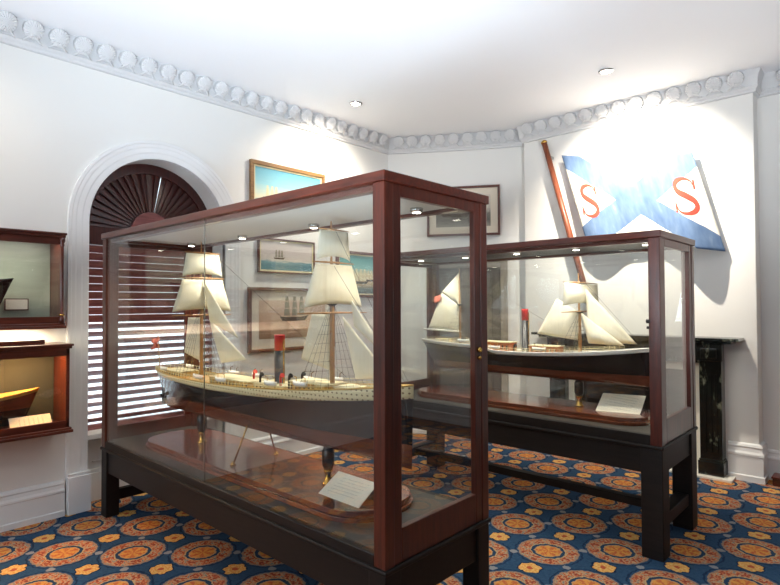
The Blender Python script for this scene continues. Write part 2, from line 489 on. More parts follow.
# ------------------------------------------------------------------ arched window
win = bpy.data.objects.new('window_1', None); col.objects.link(win); win.location = (XW, WC, 0); win['kind'] = 'structure'
def arch_profile(b, rads, xs, z0, zs=WS, yc=WC, n=36):
    """sweep a list of (radius, x) up the left jamb, round the arch and down the right jamb"""
    rows = []
    path = [(-1, None, z0)]+[('a', PI-PI*i/n, 0) for i in range(n+1)]+[(1, None, z0)]
    for k, a, z in path:
        if k == 'a': rows.append([b.bm.verts.new((x, yc+r*math.cos(a), zs+r*math.sin(a))) for r, x in zip(rads, xs)])
        else: rows.append([b.bm.verts.new((x, yc+k*r, z)) for r, x in zip(rads, xs)])
    for r0, r1 in zip(rows, rows[1:]):
        for j in range(len(rads)-1): b.bm.faces.new((r0[j], r1[j], r1[j+1], r0[j+1]))
b = MB()
arch_profile(b, [WR, WR, WR-.018, WR-.026, WR-.045, WR-.055, WR-.085, WR-.095, WR-.125, Wr, Wr],
             [XW-.005, XW+.026, XW+.027, XW+.024, XW+.0235, XW+.021, XW+.0205, XW+.018, XW+.0175, XW+.016, XW-.03], .0)
b.build('architrave', M['trim'], win)
b = MB()
for s_ in (-1, 1):
    y0 = WC+s_*(WR-.075)
    b.box((XW-.02, y0-.072, 0), (XW+.055, y0+.072, .25)); b.box((XW-.02, y0-.068, .25), (XW+.05, y0+.068, .27))
b.build('plinth_block', M['trim'], win, bevel=.004)
b = MB(); b.box((XW-.30, WC-Wr-.0, .45), (XW-.06, WC+Wr, .49)); b.build('window_sill', M['trim'], win, bevel=.006)
b = MB(); b.box((XW-.30, WC-Wr, .0), (XW-.15, WC+Wr, .45))
b.box((XW-.16, WC-Wr, 0), (XW-.12, WC+Wr, .20)); b.box((XW-.16, WC-Wr, .2), (XW-.13, WC+Wr, .225))
b.box((XW-.16, WC-Wr+.09, .27), (XW-.14, WC+Wr-.09, .28)); b.box((XW-.16, WC-Wr+.09, .42), (XW-.14, WC+Wr-.09, .43))
b.build('apron_panel', M['trim'], win, bevel=.003)
XS = XW-.22                                        # plane of the shutters
BRD = 1.845
# frame of the shutter
b = MB()
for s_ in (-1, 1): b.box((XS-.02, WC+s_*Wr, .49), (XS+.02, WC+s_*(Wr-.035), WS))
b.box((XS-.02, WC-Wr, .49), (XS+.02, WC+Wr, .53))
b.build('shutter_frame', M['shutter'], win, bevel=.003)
# louvres: half-open below, nearly shut above
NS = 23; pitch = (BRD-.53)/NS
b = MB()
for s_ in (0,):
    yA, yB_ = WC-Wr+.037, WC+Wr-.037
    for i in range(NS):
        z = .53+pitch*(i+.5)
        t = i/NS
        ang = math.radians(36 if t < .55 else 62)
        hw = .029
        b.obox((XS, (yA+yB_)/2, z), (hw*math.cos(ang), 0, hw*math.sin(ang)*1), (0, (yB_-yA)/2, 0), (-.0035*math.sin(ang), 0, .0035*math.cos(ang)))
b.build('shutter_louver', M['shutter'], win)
b = MB(); b.box((XS-.015, WC-Wr, BRD), (XS+.025, WC+Wr, WS+.006)); b.build('transom_board', M['shutterfan'], win, bevel=.004)
# sunburst fan
b = MB()
NF = 25; RI, RO = .14, Wr-.045; cz = WS-.005
for i in range(NF):
    a = PI*(i+.5)/NF; hwid = PI/NF/2
    tw = .014 if i not in (9, 10, 12) else .006
    k0 = 1.42 if i not in (10, 11, 13) else 1.0
    pts = []
    for r_ in (RI, RO):
        for sg, dx_ in ((-1, -tw), (1, tw)):
            aa = a+sg*hwid*k0
            pts.append(Vector((XS+dx_*(r_/RO), WC+r_*math.cos(aa), cz+r_*math.sin(aa))))
    b.prism([pts[0], pts[1], pts[3], pts[2]], (.006, 0, 0))
b.build('fan_louver', M['shutterfan'], win)
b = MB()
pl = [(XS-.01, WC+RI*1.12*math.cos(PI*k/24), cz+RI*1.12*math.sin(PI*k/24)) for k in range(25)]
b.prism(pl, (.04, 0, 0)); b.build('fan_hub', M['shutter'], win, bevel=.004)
b = MB()
for i in range(36):
    a0, a1 = PI*i/36, PI*(i+1)/36
    b.prism([(XS-.02, WC+r_*math.cos(a), WS-.02+r_*math.sin(a)) for r_, a in ((RO-.01, a0), (Wr+.02, a0), (Wr+.02, a1), (RO-.01, a1))], (.045, 0, 0))
b.build('fan_rim', M['shutterfan'], win)
b = MB(); b.box((XO+.05, WC-Wr, .49), (XO+.056, WC+Wr, WS+Wr)); b.build('glass_pane', M['glass'], win)

# ------------------------------------------------------------------ low door in the canted wall, under the engraving
M['doorgrey'] = paint('door_paint', srgb(104, 98, 92), .35)
M['doorframe'] = paint('door_frame_paint', srgb(150, 142, 130), .4)
dA, dB = Vector((-3.79, 4.73, 0)), Vector((-3.04, 5.158, 0)); dux = (dB-dA).normalized(); dn = dux.cross(Vector((0, 0, 1)))
dw, dh = (dB-dA).length, 1.86
door = bpy.data.objects.new('door_1', None); col.objects.link(door); door.location = (dA+dB)/2; door['kind'] = 'structure'
DP = lambda a, c, d: dA+dux*a+Vector((0, 0, c))+dn*d
def dbox(b, a0, c0, a1, c1, d0, d1): b.prism([DP(a0, c0, d0), DP(a1, c0, d0), DP(a1, c1, d0), DP(a0, c1, d0)], dn*(d1-d0))
b = MB()
for a0, c0, a1, c1 in ((0, 0, .075, dh), (dw-.075, 0, dw, dh), (.075, dh-.075, dw-.075, dh)): dbox(b, a0, c0, a1, c1, -.06, .03)
b.build('architrave', M['doorframe'], door, bevel=.006)
b = MB(); dbox(b, .075, .01, dw-.075, dh-.075, -.05, .0); lf_ = b.build('door_leaf', M['doorgrey'], door)
b = MB()
for c0, c1 in ((.12, .80), (.92, dh-.17)):
    for a0, a1 in ((.16, dw/2-.04), (dw/2+.04, dw-.16)): dbox(b, a0, c0, a1, c1, -.01, .010)
b.build('raised_panel', M['doorgrey'], lf_, bevel=.008)
b = MB(); p = DP(dw-.12, .95, .0); b.tube([p, p+dn*.03, p+dn*.05], [.008, .008, .022], 12); b.build('door_knob', M['brass'], lf_)

# ------------------------------------------------------------------ display cases
def display_stand(x0, x1, y0, y1, top, apron_z, leg, str_z, label, leg_label=None):
    t = thing('display_stand', ((x0+x1)/2, (y0+y1)/2, 0), label, 'stand', 'black stands of the ship cases')
    for lx in (x0, x1-leg):
        for ly in (y0, y1-leg):
            b = MB(); b.box((lx, ly, 0), (lx+leg, ly+leg, top-.02)); b.build('leg', M['black'], t, bevel=.004)
    i = .012
    for (a, c) in (((x0+leg, y0+i, apron_z), (x1-leg, y0+i+.03, top-.02)), ((x0+leg, y1-i-.03, apron_z), (x1-leg, y1-i, top-.02)),
                   ((x0+i, y0+leg, apron_z), (x0+i+.03, y1-leg, top-.02)), ((x1-i-.03, y0+leg, apron_z), (x1-i, y1-leg, top-.02))):
        b = MB(); b.box(a, c); b.build('apron', M['black'], t, bevel=.003)
    b = MB(); b.box((x0-.008, y0-.008, top-.02), (x1+.008, y1+.008, top)); b.build('top', M['black'], t, bevel=.006)
    for lx in (x0+.02, x1-leg+.02):
        b = MB(); b.box((lx, y0+leg, str_z-.035), (lx+leg-.04, y1-leg, str_z+.035)); b.build('stretcher', M['black'], t, bevel=.003)
    ym = (y0+y1)/2
    b = MB(); b.box((x0+leg-.02, ym-.03, str_z-.025), (x1-leg+.02, ym+.03, str_z+.025)); b.build('stretcher', M['black'], t, bevel=.003)
    return t

def display_case(x0, x1, y0, y1, z0, z1, wx, wy, label, liner, seam, side_rail, lamps, lockpos, rail=.042):
    t = thing('display_case', ((x0+x1)/2, (y0+y1)/2, z0), label, 'display case', 'glazed cases holding the big ship models')
    lid = .038; zt = z1-lid
    for px in (x0, x1-wx):
        for py in (y0, y1-wx*0-.05):
            b = MB(); b.box((px, py, z0), (px+wx, py+.05, zt)); b.build('post', M['mahz'], t, bevel=.003)
    # glazed end frames: stile + rails
    for xs, xe in ((x0, x0+.03), (x1-.03, x1)):
        b = MB()
        for ys, ye in ((y0+.05, y0+wy), (y1-wy, y1-.05)): b.box((xs, ys, z0), (xe-.004, ye, zt))
        b.box((xs, y0+wy, z0), (xe-.004, y1-wy, z0+side_rail)); b.box((xs, y0+wy, zt-.045), (xe-.004, y1-wy, zt))
        b.build('end_frame', M['mahz'], t, bevel=.003)
        b = MB(); xm = (xs+xe)/2-.006; b.box((xm, y0+wy-.005, z0+side_rail-.005), (xm+.005, y1-wy+.005, zt-.04)); b.build('glass_pane', M['glass'], t)
    for yy in (y0, y1-.03):
        b = MB(); b.box((x0+wx, yy, z0), (x1-wx, yy+.03, z0+rail)); b.build('bottom_rail', M['black'], t, bevel=.003)
    cuts = [x0+wx]+([seam] if seam else [])+[x1-wx]
    for a, c in zip(cuts, cuts[1:]):
        b = MB(); b.box((a+.0015, y0+.008, z0+rail), (c-.0015, y0+.013, zt)); b.build('glass_pane', M['glass'], t)
    b = MB(); b.box((x0+wx, y1-.013, z0+rail), (x1-wx, y1-.008, zt)); b.build('glass_pane', M['glass'], t)
    if seam:
        b = MB(); b.box((seam-.0014, y0+.0075, z0+rail), (seam+.0014, y0+.0135, zt)); b.build('glass_joint', M['steel'], t)
    b = MB(); b.box((x0-.008, y0-.008, zt), (x1+.008, y1+.008, z1)); b.build('lid', M['mahx'], t, bevel=.003)
    fl = MB(); fl.box((x0+.031, y0+.031, z0), (x1-.031, y1-.031, z0+rail)); fl.build('case_floor', M['casefloor'], t)
    b = MB(); b.box((x0+.10, y0+.075, zt-.006), (x1-.10, y1-.075, zt)); b.build('lid_lining', liner, t)
    b = MB()
    for a, c in (((x0+wx, y0+.03), (x1-wx, y0+.075)), ((x0+wx, y1-.075), (x1-wx, y1-.03)), ((x0+.03, y0+.075), (x0+.10, y1-.075)), ((x1-.10, y0+.075), (x1-.03, y1-.075))):
        b.box((a[0], a[1], zt-.022), (c[0], c[1], zt))
    b.build('lid_batten', M['mahx'], t, bevel=.002)
    first = None
    for k, (lx, ly) in enumerate(lamps):
        if first is None:
            b = MB(); b.lathe((lx, ly, zt-.006), [(.030, 0), (.030, -.012), (.024, -.020), (.020, -.020)], 16); first = b.build('lamp', M['steel'], t)
            g = MB(); g.lathe((lx, ly, zt-.026), [(.019, 0), (.019, -.002)], 14); gl = g.build('bulb', M['lamp'], first)
            l0 = (lx, ly)
        else:
            c = first.copy(); col.objects.link(c); c.parent = t; c.location = (lx-l0[0], ly-l0[1], 0)
            g2 = gl.copy(); col.objects.link(g2); g2.parent = c
    if lockpos:
        b = MB(); lx, ly, lz = lockpos
        b.lathe((lx, ly, lz), [(.012, -.006), (.012, .006), (.008, .012)], 12, 'X'); b.lathe((lx, ly, lz-.035), [(.008, -.004), (.008, .006), (.004, .01)], 10, 'X')
        b.build('lock', M['brass' if lz < 1.25 else 'blackmetal'], t)
    return t

AX0, AX1, AY0, AY1, AZ, AT = -3.95, -1.352, 1.446, 2.118, .455, 1.882
display_stand(AX0, AX1, AY0, AY1, AZ, .29, .085, .13, 'low black wooden stand under the nearest and largest ship case')
lampsA = [(-1.62, 1.95), (-2.35, 1.95), (-3.05, 1.95), (-3.70, 1.95)]
display_case(AX0, AX1, AY0, AY1, AZ, AT, .058, .095, 'large mahogany and glass display case nearest the camera, holding the two-masted cream-railed steamship', M['liner'], -2.625, .125, lampsA, (AX1, AY1-.07, 1.20))
BX_0, BX_1, BY0, BY1, BZ, BT = -3.05, -.956, 3.219, 3.905, .62, 1.80
display_stand(BX_0, BX_1, BY0, BY1, BZ, .46, .115, .185, 'taller black wooden stand under the farther ship case by the fireplace')
lampsB = [(-2.75+.42*k, 3.36) for k in range(5)]
display_case(BX_0, BX_1, BY0, BY1, BZ, BT, .062, .10, 'smaller mahogany and glass display case standing in front of the fireplace', M['liner_dark'], None, .135, lampsB, (BX_1-.066, BY0-.004, 1.30), .055)

# ------------------------------------------------------------------ model bases and cards
def rounded(x0, x1, y0, y1, z, r=.13, n=8):
    pts = []
    for cx, cy, a0 in ((x1-r, y1-r, 0), (x0+r, y1-r, PI/2), (x0+r, y0+r, PI), (x1-r, y0+r, 1.5*PI)):
        for k in range(n+1):
            a = a0+PI/2*k/n; pts.append((cx+r*math.cos(a), cy+r*math.sin(a), z))
    return pts
def ship_base(x0, x1, y0, y1, z, h, keel, peds, rods, label):
    t = thing('ship_base', ((x0+x1)/2, (y0+y1)/2, z), label, 'display base', 'polished boards carrying the ship models')
    b = MB(); b.prism(rounded(x0, x1, y0, y1, z, min(.2, (y1-y0)*.42)), (0, 0, h*.45))
    i = .012
    b.prism(rounded(x0+i, x1-i, y0+i, y1-i, z+h*.45, min(.2, (y1-y0)*.42)-i), (0, 0, h*.55)); b.build('board', M['board'], t, bevel=.003)
    for px, py in peds:
        zt, zz = keel, z+h
        L = zt-zz
        b = MB(); b.lathe((px, py, zz), [(.030, 0), (.030, .008), (.020, .014), (.015, L*.28), (.022, L*.36), (.022, L*.40)], 16)
        p = b.build('pedestal', M['brass'], t)
        b = MB(); b.lathe((px, py, zz), [(.020, L*.40), (.030, L*.55), (.030, L*.92), (.02, L*1.05)], 16); b.build('cradle', M['blackmetal'], p)
    for (ax, ay), (bx, by, bz) in rods:
        b = MB(); b.tube([(ax, ay, z+h), (bx, by, bz)], .0045, 8); b.lathe((ax, ay, z+h), [(.017, 0), (.015, .006), (.006, .018)], 12)
        b.build('prop_rod', M['brass'], t)
    return t
YA = (AY0+AY1)/2-.01; YBm = (BY0+BY1)/2
ship_base(-3.66, -1.60, AY0+.10, AY1-.10, AZ+.042, .045, .712, [(-3.22, YA), (-2.03, YA)],
          [((-2.64, YA-.14), (-2.62, YA-.06, .75)), ((-2.64, YA+.14), (-2.62, YA+.06, .75))], 'polished board with brass pedestals under the two-masted steamship in the near case')
ship_base(-2.88, -1.10, BY0+.13, BY1-.13, BZ+.055, .045, .888, [(-2.40, YBm), (-1.57, YBm)], [], 'polished board with brass pedestals under the ship in the farther case')

def label_card(p0, p1, p2, p3, label, name='label_card', lines=5):
    """card on a small wedge: p0,p1 front edge, p2,p3 raised back edge"""
    p0, p1, p2, p3 = map(Vector, (p0, p1, p2, p3))
    t = thing(name, (p0+p1+p2+p3)/4-Vector((0, 0, ((p0+p1+p2+p3)/4).z-p0.z)), label, 'label card')
    nrm = (p1-p0).cross(p3-p0).normalized()
    if nrm.z < 0: nrm = -nrm
    b = MB(); b.prism([p0, p1, p2, p3], nrm*-.003); b.build('card', M['paper'], t)
    b = MB(); i0, i1 = p0.lerp(p1, .08), p0.lerp(p1, .92); j0, j1 = p3.lerp(p2, .08), p3.lerp(p2, .92)
    dn = nrm*-.0035; z = p0.z
    vs = [i0+dn+Vector((0,0,.0)), i1+dn, j1+dn, j0+dn]
    base = [Vector((v_.x, v_.y, z-.0005)) for v_ in vs]
    b._faces([v_.to_tuple() for v_ in vs]+[v_.to_tuple() for v_ in base], [(0,1,2,3), (7,6,5,4), (0,4,5,1), (1,5,6,2), (2,6,7,3), (3,7,4,0)])
    b.build('wedge', M['black'], t)
    return t

label_card((-1.958, 1.651, .5435), (-1.689, 1.642, .5435), (-1.727, 1.800, .60), (-1.997, 1.808, .60), 'large cream label card lying tilted at the bow end of the near case')
label_card((-1.428, 3.482, .7215), (-1.175, 3.534, .7215), (-1.214, 3.77, .80), (-1.468, 3.708, .80), 'cream label card tilted beside the brass pedestal in the farther case')
label_card((-1.155, 3.47, .6765), (-1.06, 3.49, .6765), (-1.085, 3.60, .715), (-1.18, 3.58, .715), 'tiny white card in the bow corner of the farther case, partly behind the corner post', lines=2)

# ------------------------------------------------------------------ ship models
def lerp(a, b, t): return a+(b-a)*t
class Ship:
    def __init__(s, root, xs, xb, yc, zk, zwl, rail, band, beam, mats, overhang=.10, rake=.0):
        s.t, s.xs, s.xb, s.yc, s.zk, s.zwl = root, xs, xb, yc, zk, zwl
        s.rail, s.band, s.beam, s.L, s.over, s.rake = rail, band, beam, xb-xs, overhang, rake
        s.mats = mats
    def pt(s, u, w, side):
        """u along the length 0..1, w 0..3: keel-waterline-band-rail"""
        zr = s.rail(u); zb = zr-s.band(u)
        z = lerp(s.zk, s.zwl, w) if w <= 1 else (lerp(s.zwl, zb, w-1) if w <= 2 else lerp(zb, zr, w-2))
        v = (z-s.zk)/(zr-s.zk)
        x0 = s.xs+s.L*s.over*max(0, 1-v)**.9; x1 = s.xb-s.L*s.rake*max(0, 1-v)
        p = 1.9+2.4*v
        a = abs(2*u-1)
        full = 1-a**(p if u > .5 else p+.6)
        if u < .5: full = lerp(full, max(full, .30*(1-max(0, 1-u/.06)**2)), max(0, v-.55)/.45)
        hb = s.beam/2*max(full, .012)*(min(1, v*1.02)**.38 if v > 0 else .02)
        return Vector((lerp(x0, x1, u), s.yc+side*hb, z))
    def half(s, u, w=3): return abs(s.pt(u, w, 1).y-s.yc)
    def u_of(s, x): return (x-s.xs)/s.L
    def hull(s):
        NU = 44
        def shell(ws, mat_of):
            b = MB()
            rows = []
            for i in range(NU+1):
                u = i/NU
                rows.append([b.bm.verts.new(s.pt(u, w, -1)) for w in ws[::-1]]+[b.bm.verts.new(s.pt(u, w, 1)) for w in ws])
            nw = len(ws)
            for r0, r1 in zip(rows, rows[1:]):
                for k in range(2*nw-1):
                    f = b.bm.faces.new((r0[k], r1[k], r1[k+1], r0[k+1])); f.smooth = True
                    kk = nw-1-k-1 if k < nw-1 else k-nw
                    f.material_index = mat_of(ws[max(kk, 0)])
            b.bm.faces.new(rows[0]).material_index = mat_of(ws[-2]); b.bm.faces.new(rows[-1][::-1]).material_index = mat_of(ws[-2])
            return b
        ws = [0, .12, .3, .5, .75, 1, 1.25, 1.5, 1.75, 2]
        b = shell(ws, lambda w: 1 if w < .99 else 0); h = b.build('hull', [M[s.mats[0]], M[s.mats[1]]], s.t)
        # bulwark band: outer and inner skins with a flat rail on top
        b = MB()
        for side in (-1, 1):
            g = lambda u, v, sd=side: s.pt(u, 2+v, sd)+Vector((0, sd*.0015, 0))
            b.grid(g, NU, 3, (0, -side*.006, 0))
        bw = b.build('bulwark', M[s.mats[2]], s.t)
        b = MB()
        for side in (-1, 1):
            b.tube([s.pt(i/NU, 3, side)+Vector((0, 0, .002)) for i in range(NU+1)], .004, 5)
        b.build('cap_rail', M[s.mats[4]], bw)
        b = MB()
        b.grid(lambda u, v: Vector((s.pt(u, 2.3, 1).x, lerp(s.pt(u, 2.3, -1).y, s.pt(u, 2.3, 1).y, v), s.pt(u, 2.3, 1).z)), NU, 2, (0, 0, -.004))
        b.build('deck', M[s.mats[3]], s.t)
        return h
    def dz(s, x): return s.pt(s.u_of(x), 2.3, 1).z
    def railing(s, x0, x1, h=.035, n=40):
        b = MB()
        for side in (-1, 1):
            for hh in (h*.5, h):
                b.tube([s.pt(s.u_of(lerp(x0, x1, i/n)), 3, side)+Vector((0, -side*.004, hh)) for i in range(n+1)], .0013, 4)
            for i in range(n+1):
                p = s.pt(s.u_of(lerp(x0, x1, i/n)), 3, side)+Vector((0, -side*.004, 0))
                b.tube([p, p+Vector((0, 0, h))], .0014, 4)
        b.build('railing', M['cream'], s.t)
    def mast(s, x, top, r=.010, yards=()):
        b = MB(); z0 = s.dz(x)-.002
        b.tube([(x, s.yc, z0), (x, s.yc, lerp(z0, top, .5)), (x-.004, s.yc, lerp(z0, top, .55)), (x-.006, s.yc, top)], [r, r*.85, r*.6, r*.3], 10)
        m_ = b.build('mast', M['spar'], s.t)
        b = MB(); zt = lerp(z0, top, .52); b.lathe((x, s.yc, zt), [(.014, -.008), (.026, .0), (.026, .005), (.008, .008)], 12); b.build('mast_top', M['blackmetal'], m_)
        for z, L in yards:
            b = MB(); xx = x+.014
            b.tube([(xx, s.yc-L/2, z), (xx, s.yc, z+.002), (xx, s.yc+L/2, z)], [.0025, .0055, .0025], 8); b.build('yard', M['spar'], m_)
        return m_
    def square(s, x, z1, w1, z0, w0, bil=.03):
        b = MB()
        def g(u, v):
            w = lerp(w0, w1, v); z = lerp(z0, z1, v)
            arch_ = .018*(1-(2*u-1)**2)*(1-v)
            return Vector((x+.016+bil*math.sin(PI*u)**.7*math.sin(PI*min(v+.12, 1)), s.yc+(u-.5)*w, z+arch_))
        b.grid(g, 14, 10, (-.0018, 0, 0)); return b.build('square_sail', M['sail'], s.t)
    def fore_aft(s, pts, name, bil=.02, yo=0):
        """3 or 4 (x,z) corners in the centre plane"""
        if len(pts) == 3: pts = [pts[0], pts[1], pts[2], pts[2]]
        A, B, C, D = [Vector((p[0], s.yc+yo, p[1])) for p in pts]
        b = MB()
        def g(u, v):
            p = A.lerp(B, u).lerp(D.lerp(C, u), v)
            k = math.sin(PI*u)*math.sin(PI*v)
            return p+Vector((0, -bil*k, 0))
        b.grid(g, 12, 12, (0, .0018, 0)); o = b.build(name, M['sail'], s.t)
        return o
    def funnel(s, x, top, rx, ry, body='blackmetal', redh=.30):
        z0 = s.dz(x)-.002; b = MB(); h = top-z0
        lean = .02*h/.2
        b.mi = 0
        b.lathe((x, s.yc, z0), [(rx*1.12, 0), (rx*1.12, .02), (rx, .022), (rx, h*(1-redh))], 20, squash=(1, ry/rx))
        f = b.build('funnel', M[body], s.t)
        b = MB(); b.lathe((x, s.yc, z0), [(rx*1.01, h*(1-redh)-.0005), (rx*1.03, h-.004), (rx*1.06, h), (rx*.9, h), (rx*.9, h-.02)], 20, squash=(1, ry/rx))
        b.build('funnel_band', M['redpaint'], f)
        b = MB(); b.tube([(x+rx*1.2, s.yc, z0), (x+rx*1.2, s.yc, z0+h*.92)], .0035, 6); b.build('steam_pipe', M['brass'], f)
        return f
    def house(s, x0, x1, w, h, mat='house_gold', roofm='cream', wins=True):
        z0 = min(s.dz(x0), s.dz(x1))-.004; zr = max(s.dz(x0), s.dz(x1))+h
        b = MB(); b.box((x0, s.yc-w/2, z0), (x1, s.yc+w/2, zr)); d = b.build('deckhouse', M[mat], s.t, bevel=.002)
        b = MB(); b.box((x0-.006, s.yc-w/2-.006, zr), (x1+.006, s.yc+w/2+.006, zr+.005)); b.build('roof', M[roofm], d)
        return d
    def boat(s, x, side, L=.11, z=None):
        u = s.u_of(x); z = z if z else s.pt(u, 3, 1).z+.012
        y = s.yc+side*(s.half(u)-.014)
        b = MB(); n = 10; rows = []
        for i in range(n+1):
            t = i/n; w = .018*(1-abs(2*t-1)**2.4)+.001; zz = .006*(2*t-1)**2
            xx = x+(t-.5)*L
            rows.append([b.bm.verts.new((xx, y+w*k, z+zz+q)) for k, q in ((-1, .022), (-.75, .008), (0, 0), (.75, .008), (1, .022))])
        for r0, r1 in zip(rows, rows[1:]):
            for k in range(4): b.bm.faces.new((r0[k], r1[k], r1[k+1], r0[k+1])).smooth = True
            b.bm.faces.new((r0[4], r1[4], r1[0], r0[0]))
        o = b.build('lifeboat', M['white'], s.t)
        for k in (-.3, .3):
            b = MB()
            xx = x+k*L; b.tube([(xx, y-side*.004, z-.03), (xx, y-side*.004, z+.045), (xx, y+side*.012, z+.052)], .002, 5)
            b.build('davit', M['brass'], o)
    def vent(s, x, y, h=.06, c='redpaint'):
        z0 = s.dz(x)-.002; b = MB()
        b.tube([(x, s.yc+y, z0), (x, s.yc+y, z0+h*.7), (x+.004, s.yc+y, z0+h*.92), (x+.016, s.yc+y, z0+h)], [.006, .006, .008, .013], 10)
        b.build('ventilator', M[c], s.t)
    def rigging(s, masts, lines=()):
        b = MB()
        for x, top in masts:
            zt = lerp(s.dz(x), top, .55)
            for sd in (-1, 1):
                for k in range(5):
                    xx = x-.10+.05*k
                    b.tube([(x, s.yc, zt), tuple(s.pt(s.u_of(xx), 3, sd))], .0009, 4, False)
                for j in range(1, 8):
                    f = j/9
                    a = Vector((x, s.yc, zt)).lerp(s.pt(s.u_of(x-.10), 3, sd), 1-f*.9); c = Vector((x, s.yc, zt)).lerp(s.pt(s.u_of(x+.10), 3, sd), 1-f*.9)
                    b.tube([a, c], .0006, 4, False)
        for p, q in lines: b.tube([(p[0], s.yc, p[1]), (q[0], s.yc, q[1])], .0010, 4, False)
        b.build('rigging', M['rope'], s.t)
    def screw(s, x, z):
        b = MB(); b.lathe((x, s.yc, z), [(.012, -.015), (.010, .01), (.003, .025)], 10, 'X')
        for k in range(4):
            a = k*PI/2+.4; d = Vector((0, math.cos(a), math.sin(a))); w = Vector((.012, -math.sin(a)*.012, math.cos(a)*.012))
            c = Vector((x, s.yc, z))
            b.prism([c+d*.006-w*.3, c+d*.040-w, c+d*.046, c+d*.040+w, c+d*.006+w*.3], (.0025, 0, 0))
        b.build('propeller', M['blackmetal'], s.t)
    def rudder(s, x, z0, z1):
        b = MB(); b.prism([(x, s.yc-.003, z0), (x, s.yc-.003, z1), (x-.05, s.yc-.003, z1-.01), (x-.045, s.yc-.003, z0)], (0, .006, 0)); b.build('rudder', M['hullblack'], s.t)

# --- the large steamship in the near case
tA = thing('model_steamship', (-2.68, YA, .712), 'big two-masted steamship model with cream bulwarks in the near case', 'ship model')
railA = lambda u: .952+.108*max(0, (u-.35)/.65)**1.8+.012*max(0, (.3-u)/.3)
bandA = lambda u: .026+.028*u
S = Ship(tA, -3.86, -1.495, YA, .712, .812, railA, bandA, .27, ['hullblack', 'hullcopper', 'cream_dots', 'deck', 'gold'], .075, .004)
S.hull(); S.railing(-3.78, -1.62, .030, 60)
S.screw(-3.70, .80); S.rudder(-3.715, .725, .93)
S.mast(-3.23, 1.80, .012, [(1.725, .24), (1.566, .30), (1.335, .40)])
S.mast(-2.00, 1.80, .013, [(1.755, .20), (1.598, .26), (1.358, .44)])
S.square(-3.23, 1.72, .22, 1.576, .27); S.square(-3.23, 1.557, .27, 1.356, .40)
S.square(-2.00, 1.75, .18, 1.610, .21); S.square(-2.00, 1.590, .23, 1.385, .37)
S.fore_aft([(-3.25, 1.32), (-3.40, 1.32), (-3.45, 1.09), (-3.25, 1.05)], 'gaff_sail')
S.fore_aft([(-2.02, 1.35), (-2.15, 1.355), (-2.235, 1.125), (-2.02, 1.085)], 'gaff_sail')
S.fore_aft([(-3.21, 1.555), (-2.81, 1.205), (-3.13, 1.30)], 'stay_sail')
S.fore_aft([(-3.14, 1.315), (-2.73, 1.09), (-3.00, 1.05)], 'stay_sail', .012)
S.fore_aft([(-1.855, 1.42), (-1.60, 1.15), (-1.84, 1.30)], 'stay_sail', .02, -.01)
S.fore_aft([(-1.94, 1.345), (-1.62, 1.075), (-1.85, 1.055)], 'stay_sail', .012, .01)
S.funnel(-2.416, 1.240, .030, .026, 'funnelgrey', .27)
S.house(-3.62, -3.38, .12, .030); S.house(-3.02, -2.62, .13, .042); S.house(-2.56, -2.30, .13, .030, 'house_cream'); S.house(-2.24, -1.98, .13, .045); S.house(-1.93, -1.82, .10, .030, 'house_cream')
for xx in (-3.05, -2.80, -2.33, -2.10): S.boat(xx, -1); S.boat(xx, 1)
S.boat(-3.55, -1, .09); S.boat(-3.55, 1, .09)
for xx, yy, cc in ((-2.52, -.05, 'blackmetal'), (-2.34, -.05, 'redpaint'), (-2.28, .04, 'blackmetal'), (-2.70, .03, 'redpaint'), (-2.52, .05, 'blackmetal'), (-2.27, -.05, 'blackmetal')): S.vent(xx, yy, .095, cc)
S.rigging([(-3.23, 1.80), (-2.00, 1.80)], [((-3.23, 1.79), (-1.90, 1.06)), ((-2.0, 1.79), (-1.52, 1.07)), ((-2.0, 1.60), (-1.54, 1.07)), ((-3.23, 1.79), (-3.82, .98))])
b = MB(); b.tube([(-3.80, YA, .95), (-3.83, YA, 1.19)], .003, 6); fs = b.build('flagstaff', M['spar'], tA)
b = MB(); b.grid(lambda u, v: Vector((-3.826+.008*math.sin(u*7+v*3)-u*.022, YA-.034*u+.010*math.sin(v*9+u*3), 1.175-v*.075-u*.012)), 6, 8, (.0015, 0, 0)); b.build('ensign', M['ensign'], fs)

# --- the ship in the farther case
tB = thing('model_steamship', (-2.03, YBm, .888), 'black-hulled steamship model with slender red-topped funnel in the farther case', 'ship model')
railB = lambda u: 1.062+.062*max(0, (u-.5)/.5)**1.8+.03*min(1, max(0, (.42-u)/.05))+.02*max(0, (.35-u)/.35)
S = Ship(tB, -2.907, -1.105, YBm, .888, .955, railB, lambda u: .020, .25, ['hullblack', 'hullcopper', 'white', 'deck', 'white'], .08, .01)
S.hull(); S.railing(-2.84, -1.30, .026, 44)
S.mast(-1.56, 1.60, .011, [(1.535, .54), (1.345, .60)])
S.mast(-2.523, 1.68, .010, [])
S.square(-1.56, 1.53, .52, 1.385, .56, .025)
S.fore_aft([(-1.575, 1.345), (-1.72, 1.435), (-1.87, 1.19), (-1.575, 1.155)], 'gaff_sail')
S.fore_aft([(-1.52, 1.50), (-1.195, 1.145), (-1.50, 1.15)], 'jib_sail')
S.fore_aft([(-1.54, 1.34), (-1.26, 1.135), (-1.49, 1.14)], 'jib_sail', .03, -.03)
S.fore_aft([(-2.535, 1.39), (-2.70, 1.49), (-2.84, 1.205), (-2.535, 1.195)], 'gaff_sail')
S.fore_aft([(-2.535, 1.64), (-2.70, 1.495), (-2.535, 1.40)], 'topsail')
S.funnel(-1.962, 1.362, .024, .022, redh=.25)
S.house(-2.30, -2.06, .11, .04, 'house_teak'); S.house(-1.90, -1.70, .11, .05, 'house_teak'); S.house(-2.72, -2.60, .09, .03, 'white')
